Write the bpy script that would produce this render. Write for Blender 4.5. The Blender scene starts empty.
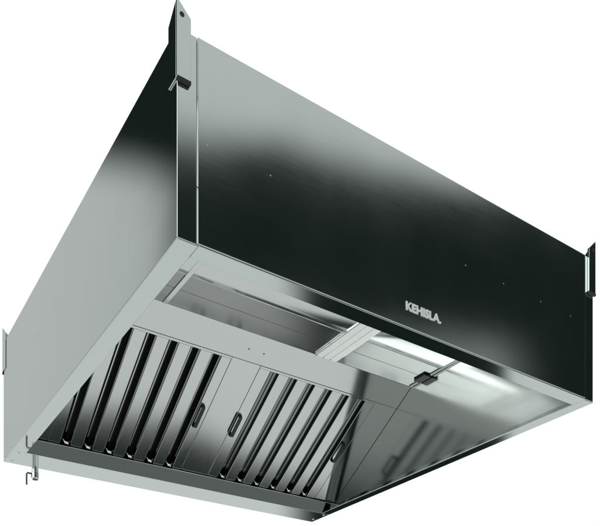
import bpy, bmesh, math, random
from mathutils import Vector, Matrix

C = bpy.context.scene
COL = C.collection
random.seed(4)

# ------------------------------------------------------------------ dimensions (metres)
W, L, H = 1.587, 1.735, 0.50        # length of the front, depth, height
Z0 = 1.90                           # height of the hood's lower rim above the floor
TILT = math.radians(32.5)           # slope of the filter bank

# ------------------------------------------------------------------ camera
cam_d = bpy.data.cameras.new('camera')
cam_d.sensor_width = 36.0
cam_d.lens = 774.0 / 600.0 * 36.0
cam_d.shift_y = (746.0 - 263.0) / 600.0
cam_d.clip_end = 200.0
cam = bpy.data.objects.new('camera', cam_d)
COL.objects.link(cam)
cam.location = (-0.777, -1.687, Z0 - 1.206)
cam.rotation_euler = (math.radians(90), 0, -math.radians(33.75))
C.camera = cam

# ------------------------------------------------------------------ studio light (world): zones shaped to give the steel its reflections
world = bpy.data.worlds.new('World')
C.world = world
world.use_nodes = True
nt = world.node_tree
nt.nodes.clear()


def wn(kind, **kw):
    n = nt.nodes.new(kind)
    for k, v in kw.items():
        setattr(n, k, v)
    return n


def put(sock, v):
    if isinstance(v, (int, float)):
        sock.default_value = v
    else:
        nt.links.new(v, sock)


def M(op, a, b=0.0, c=0.0):
    n = wn('ShaderNodeMath', operation=op)
    put(n.inputs[0], a)
    put(n.inputs[1], b)
    put(n.inputs[2], c)
    return n.outputs[0]


def step(v, lo, hi):                # smooth 0..1 ramp from lo to hi (lo may exceed hi)
    n = wn('ShaderNodeMapRange', interpolation_type='SMOOTHSTEP')
    put(n.inputs['Value'], v)
    if lo < hi:
        a, b, c, d = lo, hi, 0.0, 1.0
    else:
        a, b, c, d = hi, lo, 1.0, 0.0
    for k, x in zip(('From Min', 'From Max', 'To Min', 'To Max'), (a, b, c, d)):
        n.inputs[k].default_value = x
    return n.outputs[0]


def mul(*a):
    r = a[0]
    for x in a[1:]:
        r = M('MULTIPLY', r, x)
    return r


tc = wn('ShaderNodeTexCoord')
sp = wn('ShaderNodeSeparateXYZ')
nt.links.new(tc.outputs['Generated'], sp.inputs[0])
dx, dy, dz = sp.outputs
AZ = M('MULTIPLY', M('ARCTAN2', dx, dy), 180 / math.pi)      # azimuth, degrees from +Y to +X
EL = M('MULTIPLY', M('ARCSINE', dz), 180 / math.pi)          # elevation, degrees
UP = step(EL, 1.0, 5.0)
DOWN = step(EL, 5.0, 1.0)
val = 0.010                                                  # unlit studio


def layer(mask, target):
    global val
    val = M('ADD', M('MULTIPLY', val, M('SUBTRACT', 1.0, mask)), M('MULTIPLY', mask, target))


# white sweep behind the hood
layer(mul(UP, step(AZ, -14, -2), step(AZ, 98, 84), step(EL, 78, 66)), 1.07)
# added grey zone for the left side panel to reflect, cut off dark above
layer(mul(UP, step(AZ, -26.5, -22.0), step(AZ, -2, -14), step(EL, 37.6, 34.6)), 0.62)
# added bright zone high behind the camera for front reflections, its lower edge tilted
EB = M('ADD', EL, M('MULTIPLY', M('SUBTRACT', AZ, 140.0), -0.13))
EU = M('SUBTRACT', EL, M('MULTIPLY', M('SUBTRACT', M('MINIMUM', AZ, 148.0), 140.0), 0.2))
layer(mul(step(EU, 35.4, 37.5), step(AZ, 100, 112), step(AZ, 178, 170)), 0.74)
# added dim zone behind the camera, puts a glow low on the front panel
layer(mul(step(EB, 29.3, 25.8), step(EL, 6, 12), step(AZ, 128.8, 133.5)), 0.36)
# added bright zone left of the camera, draws highlights on the corner edges
layer(mul(step(AZ, -140, -120), step(AZ, -60, -80), step(EL, 8, 20), step(EL, 66, 52)), 3.2)
# floor zones shaped for underside reflections: lit in front, left and right, dark between
YR = M('DIVIDE', dy, M('MAXIMUM', M('ABSOLUTE', dz), 0.01))
XR = M('DIVIDE', dx, M('MAXIMUM', dy, 0.01))
XZ = M('MAXIMUM', M('SUBTRACT', M('DIVIDE', dx, M('MAXIMUM', M('ABSOLUTE', dz), 0.01)), 0.45), 0.0)
YF = M('SUBTRACT', YR, M('MULTIPLY', XZ, 0.2))
layer(mul(DOWN, step(YF, 0.040, -0.006), M('MULTIPLY_ADD', step(dx, -0.05, 0.2), 0.38, 0.62)), 0.80)
layer(mul(DOWN, step(YR, 0.35, 0.7), step(XR, 0.70, 0.62)), 0.80)
layer(mul(DOWN, step(YR, 0.35, 0.7), step(XR, 1.115, 1.165)), 0.80)

# added dim zone below the back of the hood, lightens the gutter lip
layer(mul(DOWN, step(YR, 0.11, 0.2), step(YR, 0.5, 0.36)), 0.16)
# added bright patches low on the far left, for highlights on the inner ceiling
FL = mul(DOWN, step(EL, -36, -31), step(EL, -19, -24))
layer(mul(FL, step(AZ, -30, -35), step(AZ, -60, -52)), 1.7)
layer(mul(FL, step(AZ, -34.5, -36), step(AZ, -38.5, -37)), 3.6)
layer(mul(FL, step(AZ, -39.0, -41), step(AZ, -43.5, -41.5)), 4.6)
layer(mul(FL, step(AZ, -43.5, -46), step(AZ, -53, -48.5)), 5.6)

cr = wn('ShaderNodeCombineColor')
put(cr.inputs[0], M('MULTIPLY', val, 0.975))
put(cr.inputs[1], M('ADD', val, 0.0075))
put(cr.inputs[2], M('ADD', val, 0.004))
bg = wn('ShaderNodeBackground')
nt.links.new(cr.outputs[0], bg.inputs['Color'])
bg.inputs['Strength'].default_value = 1.0
wo = wn('ShaderNodeOutputWorld')
nt.links.new(bg.outputs[0], wo.inputs['Surface'])

C.view_settings.view_transform = 'Standard'
C.view_settings.look = 'None'
C.view_settings.exposure = 0.0
C.view_settings.gamma = 1.0

# ------------------------------------------------------------------ materials


def steel(name, base=(0.565, 0.615, 0.59), rough=0.085, grain=(1, 60, 60), bump=0.007, wave=0.0006):
    m = bpy.data.materials.new(name)
    m.use_nodes = True
    t = m.node_tree
    b = t.nodes['Principled BSDF']
    b.inputs['Metallic'].default_value = 1.0
    tcx = t.nodes.new('ShaderNodeTexCoord')
    mp = t.nodes.new('ShaderNodeMapping')
    mp.inputs['Scale'].default_value = grain
    t.links.new(tcx.outputs['Object'], mp.inputs[0])
    n1 = t.nodes.new('ShaderNodeTexNoise')           # brushing
    n1.inputs['Scale'].default_value = 14.0
    n1.inputs['Detail'].default_value = 4.0
    t.links.new(mp.outputs[0], n1.inputs['Vector'])
    n2 = t.nodes.new('ShaderNodeTexNoise')           # handling marks
    n2.inputs['Scale'].default_value = 5.0
    n2.inputs['Detail'].default_value = 5.0
    t.links.new(tcx.outputs['Object'], n2.inputs['Vector'])
    a = t.nodes.new('ShaderNodeMath')
    a.operation = 'MULTIPLY_ADD'
    t.links.new(n1.outputs['Fac'], a.inputs[0])
    a.inputs[1].default_value = 0.05
    a.inputs[2].default_value = rough - 0.05
    a2 = t.nodes.new('ShaderNodeMath')
    a2.operation = 'MULTIPLY_ADD'
    t.links.new(n2.outputs['Fac'], a2.inputs[0])
    a2.inputs[1].default_value = 0.05
    t.links.new(a.outputs[0], a2.inputs[2])
    t.links.new(a2.outputs[0], b.inputs['Roughness'])
    b.inputs['Base Color'].default_value = (*base, 1)
    wv = t.nodes.new('ShaderNodeTexNoise')           # slight waviness of the sheet
    wv.inputs['Scale'].default_value = 3.2
    wv.inputs['Detail'].default_value = 1.0
    t.links.new(tcx.outputs['Object'], wv.inputs['Vector'])
    bw = t.nodes.new('ShaderNodeBump')
    bw.inputs['Strength'].default_value = 0.6
    bw.inputs['Distance'].default_value = wave
    t.links.new(wv.outputs['Fac'], bw.inputs['Height'])
    t.links.new(bw.outputs[0], b.inputs['Normal'])
    if bump:
        bp = t.nodes.new('ShaderNodeBump')
        bp.inputs['Strength'].default_value = bump
        bp.inputs['Distance'].default_value = 0.0006
        t.links.new(n1.outputs['Fac'], bp.inputs['Height'])
        t.links.new(bw.outputs[0], bp.inputs['Normal'])
        t.links.new(bp.outputs[0], b.inputs['Normal'])
    return m


def plain(name, col, rough=0.5, metal=0.0, emit=None):
    m = bpy.data.materials.new(name)
    m.use_nodes = True
    t = m.node_tree
    b = t.nodes['Principled BSDF']
    b.inputs['Metallic'].default_value = metal
    b.inputs['Base Color'].default_value = (*col, 1)
    n = t.nodes.new('ShaderNodeTexNoise')
    n.inputs['Scale'].default_value = 90.0
    a = t.nodes.new('ShaderNodeMath')
    a.operation = 'MULTIPLY_ADD'
    t.links.new(n.outputs['Fac'], a.inputs[0])
    a.inputs[1].default_value = 0.12
    a.inputs[2].default_value = rough - 0.06
    t.links.new(a.outputs[0], b.inputs['Roughness'])
    if emit:
        b.inputs['Emission Color'].default_value = (*emit[0], 1)
        b.inputs['Emission Strength'].default_value = emit[1]
    return m


ST_X = steel('steel_brushed_along_length', grain=(1, 60, 60))
ST_Y = steel('steel_brushed_along_depth', grain=(60, 1, 60))
ST_IN = steel('steel_interior', base=(0.585, 0.61, 0.595), rough=0.12, grain=(1, 50, 50))
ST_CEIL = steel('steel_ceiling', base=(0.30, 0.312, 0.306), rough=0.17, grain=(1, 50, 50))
ST_WALL = steel('steel_interior_end', base=(0.60, 0.63, 0.61), rough=0.16, grain=(50, 1, 50), bump=0)
ST_F = steel('steel_filter', base=(0.585, 0.61, 0.595), rough=0.09, grain=(60, 1, 1), bump=0)
BRIGHT = steel('polished_steel', base=(0.75, 0.77, 0.76), rough=0.11, bump=0)
BLACK = plain('black_plastic', (0.012, 0.014, 0.013), 0.45)
DARKM = plain('dark_metal', (0.06, 0.07, 0.065), 0.3, 1.0)
DULL = plain('dull_metal', (0.16, 0.175, 0.168), 0.25, 1.0)
SLOT_SHADE = plain('slot_shade_black', (0.02, 0.021, 0.02), 0.6)  # near-black colour stands in for the shade inside the filter slots
WHITE = plain('white_lettering', (0.93, 0.94, 0.935), 0.3, 0.0)
LENS = plain('lamp_lens', (0.45, 0.48, 0.47), 0.2, 0.0, ((1.0, 1.0, 0.98), 0.38))

# ------------------------------------------------------------------ mesh helpers
OFF = Vector((-W / 2, -L / 2, 0))


def link(name, bm, mat, parent, bevel=0.0, seg=3, smooth=False, solid=0.0, label=None):
    bmesh.ops.recalc_face_normals(bm, faces=bm.faces[:])
    bmesh.ops.translate(bm, verts=bm.verts[:], vec=OFF)
    me = bpy.data.meshes.new(name)
    bm.to_mesh(me)
    bm.free()
    me.materials.append(mat)
    o = bpy.data.objects.new(name, me)
    COL.objects.link(o)
    o.parent = parent
    if solid:
        s = o.modifiers.new('sheet', 'SOLIDIFY')
        s.thickness = solid
        s.offset = -1.0
    if bevel:
        b = o.modifiers.new('edge', 'BEVEL')
        b.width = bevel
        b.segments = seg
        b.limit_method = 'ANGLE'
        b.angle_limit = math.radians(35)
        b.harden_normals = True
    if bevel or smooth:
        for p in me.polygons:
            p.use_smooth = True
    if label:
        o['label'] = label
    return o


def box(bm, a, b):
    x0, y0, z0 = a
    x1, y1, z1 = b
    v = [bm.verts.new(p) for p in ((x0, y0, z0), (x1, y0, z0), (x1, y1, z0), (x0, y1, z0),
                                   (x0, y0, z1), (x1, y0, z1), (x1, y1, z1), (x0, y1, z1))]
    for f in ((0, 3, 2, 1), (4, 5, 6, 7), (0, 1, 5, 4), (1, 2, 6, 5), (2, 3, 7, 6), (3, 0, 4, 7)):
        bm.faces.new([v[i] for i in f])


def prism(bm, poly, d):             # closed 3-D polygon pushed along the vector d
    d = Vector(d)
    a = [bm.verts.new(p) for p in poly]
    b = [bm.verts.new(Vector(p) + d) for p in poly]
    n = len(a)
    bm.faces.new(a[::-1])
    bm.faces.new(b)
    for i in range(n):
        bm.faces.new((a[i], a[(i + 1) % n], b[(i + 1) % n], b[i]))


def tube(bm, pts, r, n=14):
    pts = [Vector(p) for p in pts]
    rings = []
    for i, p in enumerate(pts):
        t = (pts[min(i + 1, len(pts) - 1)] - pts[max(i - 1, 0)]).normalized()
        u = t.orthogonal().normalized()
        if i:
            u = (pu - t * pu.dot(t)).normalized()
        pu = u
        w = t.cross(u)
        rr = r[i] if isinstance(r, (list, tuple)) else r
        rings.append([bm.verts.new(p + (u * math.cos(k * 2 * math.pi / n) + w * math.sin(k * 2 * math.pi / n)) * rr) for k in range(n)])
    for a, b in zip(rings, rings[1:]):
        for k in range(n):
            bm.faces.new((a[k], a[(k + 1) % n], b[(k + 1) % n], b[k]))
    bm.faces.new(rings[0][::-1])
    bm.faces.new(rings[-1])


def rivet(parent, p, n, r=0.0035, h=0.0016, mat=None):
    """Low domed rivet head on the point p of a surface with normal n."""
    n = Vector(n).normalized()
    p = Vector(p)
    bm = bmesh.new()
    tube(bm, [p - n * 0.001, p + n * h * 0.4, p + n * h * 0.8, p + n * h], [r, r, r * 0.75, r * 0.3], 16)
    return link('rivet', bm, mat or BRIGHT, parent, smooth=True)


# ------------------------------------------------------------------ the hood
hood = bpy.data.objects.new('exhaust_hood', None)
COL.objects.link(hood)
hood.location = (W / 2, L / 2, Z0)
hood.empty_display_size = 0.3
hood['label'] = 'large brushed stainless steel box hood with sloping slotted filters, seen from below'
hood['category'] = 'exhaust hood'

E_ = 0.052                          # width of the corner return on the front

# side panels, each folded round onto the front
bm = bmesh.new()
prism(bm, [(0, 0, 0), (E_, 0, 0), (E_, 0.004, 0), (0.006, 0.004, 0), (0.006, L, 0), (0, L, 0)], (0, 0, H))
link('side_panel', bm, ST_Y, hood, bevel=0.0029)
bm = bmesh.new()
x = W - 0.046
prism(bm, [(W, 0, 0), (W, L, 0), (W - 0.006, L, 0), (W - 0.006, 0.004, 0), (x, 0.004, 0), (x, 0, 0)], (0, 0, H))
link('side_panel', bm, ST_Y, hood, bevel=0.0024)
bm = bmesh.new()
box(bm, (W - 0.0102, 0.0062, 0.0006), (W - 0.0062, 1.5785, 0.452))
link('inner_end_panel', bm, ST_WALL, hood)
# front panel
bm = bmesh.new()
box(bm, (E_ + 0.0005, -0.003, 0.0012), (x - 0.0005, 0.004, H))
link('front_panel', bm, ST_X, hood, bevel=0.0026)
# back and top
bm = bmesh.new()
box(bm, (0.0075, L - 0.006, 0.0), (W - 0.0075, L - 0.001, H - 0.006))
link('back_panel', bm, ST_X, hood)
bm = bmesh.new()
box(bm, (0.0075, 0.0055, H - 0.012), (W - 0.0075, L - 0.0075, H - 0.003))
link('top_panel', bm, ST_X, hood)

# lower rim
RB = -0.003
bm = bmesh.new()
box(bm, (0, 0, RB), (0.055, 1.5795, -0.0004))
box(bm, (0.052, 0.052, -0.0004), (0.055, 1.508, 0.016))
link('rim_strip', bm, ST_Y, hood, bevel=0.0010, seg=2)
bm = bmesh.new()
box(bm, (0.0562, -0.003, RB), (W - 0.0462, 0.050, 0.0008))
box(bm, (0.0562, 0.047, 0.0008), (W - 0.0462, 0.050, 0.016))
link('rim_strip', bm, ST_X, hood, bevel=0.0010, seg=2)
bm = bmesh.new()
box(bm, (W - 0.045, 0, RB), (W, 1.5795, -0.0004))
box(bm, (W - 0.045, 0.050, -0.0004), (W - 0.042, 1.508, 0.016))
link('rim_strip', bm, ST_Y, hood, bevel=0.0010, seg=2)
# grease gutter along the back
bm = bmesh.new()
box(bm, (0, 1.5805, RB), (W, L, -0.0004))
link('grease_gutter', bm, ST_X, hood, bevel=0.0012, seg=2)
bm = bmesh.new()
prism(bm, [(0.0078, 1.5795, -0.0002), (0.0078, 1.5825, -0.0002), (0.0078, 1.515, 0.0345), (0.0078, 1.513, 0.0337)], (W - 0.0156, 0, 0))
link('gutter_lip', bm, ST_X, hood)
bm = bmesh.new()
tube(bm, [(0.0078, 1.5128, 0.0338), (W - 0.0078, 1.5128, 0.0338)], 0.0016, 12)
link('gutter_bead', bm, ST_X, hood, smooth=True)

# ceiling inside
ZC = 0.411
XI0, XI1 = 0.0075, W - 0.0117
bm = bmesh.new()
prism(bm, [(XI0, 0.006, ZC - 0.006), (XI0, 0.700, ZC - 0.0030), (XI0, 0.729, ZC - 0.0026), (XI0, 0.729, ZC + 0.0015),
           (XI0, 0.729, ZC + 0.004), (XI0, 0.006, ZC - 0.006)], (XI1 - XI0, 0, 0))
o = link('front_liner', bm, ST_IN, hood, smooth=True)
o.modifiers.new('weights', 'WEIGHTED_NORMAL')
bm = bmesh.new()
tube(bm, [(XI0 + 0.0005, 0.7315, ZC - 0.0004), (XI1 - 0.0005, 0.7315, ZC - 0.0004)], 0.0034, 14)
link('highlight_bead', bm, BRIGHT, hood, smooth=True)  # polished bead added to draw a highlight line along the liner's edge
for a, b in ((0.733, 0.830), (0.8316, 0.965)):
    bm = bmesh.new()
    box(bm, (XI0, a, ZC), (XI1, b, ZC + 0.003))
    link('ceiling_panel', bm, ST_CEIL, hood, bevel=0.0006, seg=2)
# channel across the left end of the ceiling
bm = bmesh.new()
box(bm, (0.372, 0.56, ZC - 0.0042), (0.390, 0.934, ZC - 0.0005))
link('ceiling_channel', bm, ST_IN, hood, bevel=0.001, seg=2)

bm = bmesh.new()
box(bm, (1.560, 0.50, ZC - 0.004), (XI1 - 0.001, 0.931, ZC - 0.0004))
link('ceiling_channel', bm, DULL, hood, bevel=0.001, seg=2)

# ---- sloping filter bank: u along X, v down the slope, n out of the slope
VD = Vector((0, math.cos(TILT), -math.sin(TILT)))
ND = Vector((0, -math.sin(TILT), -math.cos(TILT)))
FO = Vector((0, 1.0317, 0.3477))


def fp(u, v, n=0.0):
    return FO + Vector((u, 0, 0)) + VD * v + ND * n


def slab(bm, u0, u1, v0, v1, n0, n1):
    poly = [fp(u0, v0, n0), fp(u1, v0, n0), fp(u1, v1, n0), fp(u0, v1, n0)]
    prism(bm, poly, ND * (n1 - n0))


VB = 0.597                          # lower end of the filters, in the gutter
bm = bmesh.new()
slab(bm, XI0, XI1, -0.1165, -0.0008, -0.004, 0.0)
top_plate = link('blanking_panel', bm, ST_IN, hood, bevel=0.001, seg=2)
F1 = (0.1227, 0.716)
F2 = (0.848, 1.452)
for u0, u1 in ((XI0, F1[0] - 0.001), (F1[1] + 0.001, F2[0] - 0.001), (F2[1] + 0.001, XI1)):
    bm = bmesh.new()
    slab(bm, u0, u1, 0.0008, VB, -0.060, -0.0006)
    link('blanking_panel', bm, ST_F, hood, bevel=0.001, seg=2)


def channel(bm, uc, half, n_land, n_lip, r, v0, v1):
    """U-shaped baffle: a flat land with rounded corners and two lips."""
    s = 1 if n_lip < n_land else -1
    pts = [(-half, n_lip)]
    for k in range(5):
        a = math.pi / 2 * k / 4
        pts.append((-half + r - r * math.cos(a), n_land - s * (r - r * math.sin(a))))
    pts += [(-p, q) for p, q in reversed(pts)]
    a = [bm.verts.new(fp(uc + p, v0, q)) for p, q in pts]
    b = [bm.verts.new(fp(uc + p, v1, q)) for p, q in pts]
    for i in range(len(a) - 1):
        bm.faces.new((a[i], a[i + 1], b[i + 1], b[i]))


PITCH = 0.0917


def handle(parent, uc):
    v0, v1, w, h = 0.232, 0.343, 0.0085, 0.021
    bm = bmesh.new()
    prof = [(v0, 0.0), (v0 + 0.003, h - 0.005), (v0 + 0.009, h), (v1 - 0.009, h), (v1 - 0.003, h - 0.005), (v1, 0.0)]
    inner = [(v1 - 0.004, 0.0), (v1 - 0.008, h - 0.007), (v1 - 0.012, h - 0.004), (v0 + 0.012, h - 0.004), (v0 + 0.008, h - 0.007), (v0 + 0.004, 0.0)]
    prism(bm, [fp(uc - w, v, n) for v, n in prof + inner], Vector((2 * w, 0, 0)))
    return link('handle', bm, DARKM, parent, bevel=0.0012, seg=2)


def baffle_filter(u0, u1, first, handles, strip):
    bm = bmesh.new()
    gap = 0.041
    centres = [first + PITCH * k for k in range(6)]
    edges = [u0] + [c + s * gap / 2 for c in centres for s in (-1, 1)] + [u1]
    for i in range(0, len(edges), 2):
        a, b = edges[i], edges[i + 1]
        channel(bm, (a + b) / 2, (b - a) / 2, 0.0, -0.042, 0.0025, 0.011, VB)
    for c in centres:
        channel(bm, c + strip[0], strip[1], -0.043, -0.052, 0.002, 0.011, VB)
    f = link('baffle_filter', bm, ST_F, hood, solid=0.0011, smooth=True)
    f.modifiers.new('weights', 'WEIGHTED_NORMAL')
    bm = bmesh.new()
    slab(bm, u0, u1, 0.0008, 0.0108, -0.060, 0.0)
    link('filter_frame', bm, ST_F, f, bevel=0.0012, seg=2)
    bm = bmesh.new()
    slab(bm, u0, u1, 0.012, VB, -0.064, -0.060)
    link('slot_shade_sheet', bm, SLOT_SHADE, f)  # dark sheet added behind the baffles so the slots look black
    for c in centres:               # bent drain lips where each slot meets the gutter
        bm = bmesh.new()
        vb = 0.551
        poly = [fp(c - 0.014, vb, -0.012), fp(c - 0.004, vb + 0.012, 0.001), fp(c + 0.012, vb + 0.014, 0.002),
                fp(c + 0.017, vb + 0.004, -0.010), fp(c + 0.010, vb + 0.008, -0.004), fp(c - 0.004, vb + 0.005, -0.004)]
        prism(bm, poly, ND * 0.003)
        link('drain_lip', bm, BRIGHT, f)
    for u in handles:
        handle(f, u)
    return f


baffle_filter(F1[0], F1[1], 0.6514 - 5 * PITCH, (0.156, 0.683), (0.0045, 0.004))
baffle_filter(F2[0], F2[1], 0.9206, (0.860, 1.415), (0.0135, 0.006))

for p in (0.767, 0.836):
    rivet(hood, fp(p, -0.051), ND, 0.0034, mat=DULL)

# ---- lamp across the ceiling
bm = bmesh.new()
box(bm, (1.046, 0.50, ZC - 0.0075), (1.154, 0.930, ZC - 0.0004))
lamp = link('light_fixture', bm, BRIGHT, hood, bevel=0.001, seg=2)
for a, b in ((1.052, 1.080), (1.086, 1.114), (1.120, 1.148)):
    bm = bmesh.new()
    box(bm, (a, 0.51, ZC - 0.0105), (b, 0.925, ZC - 0.0078))
    link('lamp_lens', bm, LENS, lamp, bevel=0.0015)
# ---- junction box in the right end of the ceiling
bm = bmesh.new()
box(bm, (1.536, 0.802, ZC - 0.009), (XI1 - 0.001, 0.872, ZC - 0.001))
link('junction_box', bm, BLACK, hood, bevel=0.002)

# ---- hanging brackets at the corners


def bracket(cx, cy, sx, sy):
    """Pointed angle bracket round the corner (cx, cy); sx, sy point along the front and the side."""
    t = 0.008
    zb, zs, zp = 0.378, 0.527, 0.562
    wf, ws = 0.036, 0.044
    o = Vector((cx - sx * 0.0035, cy - sy * t, 0))
    bm = bmesh.new()
    # flange on the front
    prism(bm, [o + Vector((0, 0, zb)), o + Vector((sx * wf, 0, zb)), o + Vector((sx * wf, 0, zs)), o + Vector((0, 0, zp))],
          Vector((0, sy * (t - 0.0006), 0)))
    # flange on the side
    a = Vector((cx - sx * 0.0035, cy - sy * 0.0006, 0))
    prism(bm, [a + Vector((0, 0, zb)), a + Vector((0, sy * ws, zb)), a + Vector((0, sy * ws, zs)), a + Vector((0, 0, zp))],
          Vector((sx * 0.0029, 0, 0)))
    b = link('hanging_bracket', bm, ST_X, hood, bevel=0.0008, seg=2)
    # bolt hole through the front flange
    bm = bmesh.new()
    c = o + Vector((sx * 0.0125, -sy * 0.0004, 0.527))
    tube(bm, [c, c + Vector((0, sy * 0.004, 0))], 0.0062, 20)
    link('bolt_hole', bm, BLACK, b)
    bm = bmesh.new()
    box(bm, (min(o.x, o.x + sx * wf), min(o.y - sy * 0.002, o.y + sy * (t - 0.001)), zb - 0.009),
        (max(o.x, o.x + sx * wf), max(o.y - sy * 0.002, o.y + sy * (t - 0.001)), zb - 0.0005))
    link('end_cap', bm, BLACK, b, bevel=0.001, seg=2)
    return b


bracket(0, 0, 1, 1)
bracket(W, 0, -1, 1)
bracket(0, L, 1, -1)

# ---- drain cock under the gutter
bm = bmesh.new()
cx, cy = 0.111, 1.66
tube(bm, [(cx, cy, RB + 0.001), (cx, cy, -0.048), (cx, cy, -0.050), (cx, cy, -0.074), (cx, cy, -0.078)], [0.0135, 0.0135, 0.0160, 0.0160, 0.0125], 20)
dv = link('drain_valve', bm, BRIGHT, hood, bevel=0.0008, seg=2)
bm = bmesh.new()
tube(bm, [(cx, cy, -0.0775), (cx, cy, -0.0795)], 0.0112, 20)
link('outlet', bm, BLACK, dv)
bm = bmesh.new()
tube(bm, [(cx - 0.006, cy, -0.058), (cx - 0.030, cy, -0.055), (cx - 0.035, cy, -0.060), (cx - 0.035, cy, -0.106)], 0.0034, 10)
link('lever', bm, DARKM, dv, smooth=True)

# ---- rivets
for px in (0.079, 0.258, 0.957, 1.126, 1.305, 1.46):
    rivet(hood, (px, -0.003, 0.262 if px > 0.5 else 0.25), (0, -1, 0), 0.0020, 0.0005, ST_X)
for py, pz in ((1.012, 0.412), (1.202, 0.298)):
    rivet(hood, (0, py, pz), (-1, 0, 0), 0.003, 0.001, ST_Y)
for py, pz in ((1.622, 0.023), (1.708, 0.013)):
    rivet(hood, (0, py, pz), (-1, 0, 0), 0.006, 0.003)
for px, py in ((0.029, 1.60), (0.027, 1.702), (W - 0.023, 1.690), (W - 0.02, 1.60)):
    rivet(hood, (px, py, RB), (0, 0, -1), 0.006, 0.003)
bm = bmesh.new()
box(bm, (E_ - 0.004, -0.0036, 0.136), (E_ + 0.005, -0.0031, 0.1385))
link('seam_notch', bm, BLACK, hood)

# ---- lettering on the front
cu = bpy.data.curves.new('lettering', 'FONT')
cu.body = 'KEHISLA.'
cu.size = 0.033
cu.extrude = 0.0008
cu.bevel_depth = 0.0004
cu.bevel_resolution = 1
cu.offset = 0.0008
cu.space_character = 1.0
tmp = bpy.data.objects.new('lettering_curve', cu)
COL.objects.link(tmp)
bpy.context.view_layer.update()
me = bpy.data.meshes.new_from_object(tmp.evaluated_get(bpy.context.evaluated_depsgraph_get()))
bpy.data.objects.remove(tmp)
bm = bmesh.new()
bm.from_mesh(me)
bpy.data.meshes.remove(me)
xs = [v.co.x for v in bm.verts]
k = 0.138 / (max(xs) - min(xs))
for v in bm.verts:
    x, y, z = v.co
    v.co = Vector((0.715 + (x - min(xs)) * k, -0.0038 - z, 0.052 + y))
link('lettering', bm, WHITE, hood)
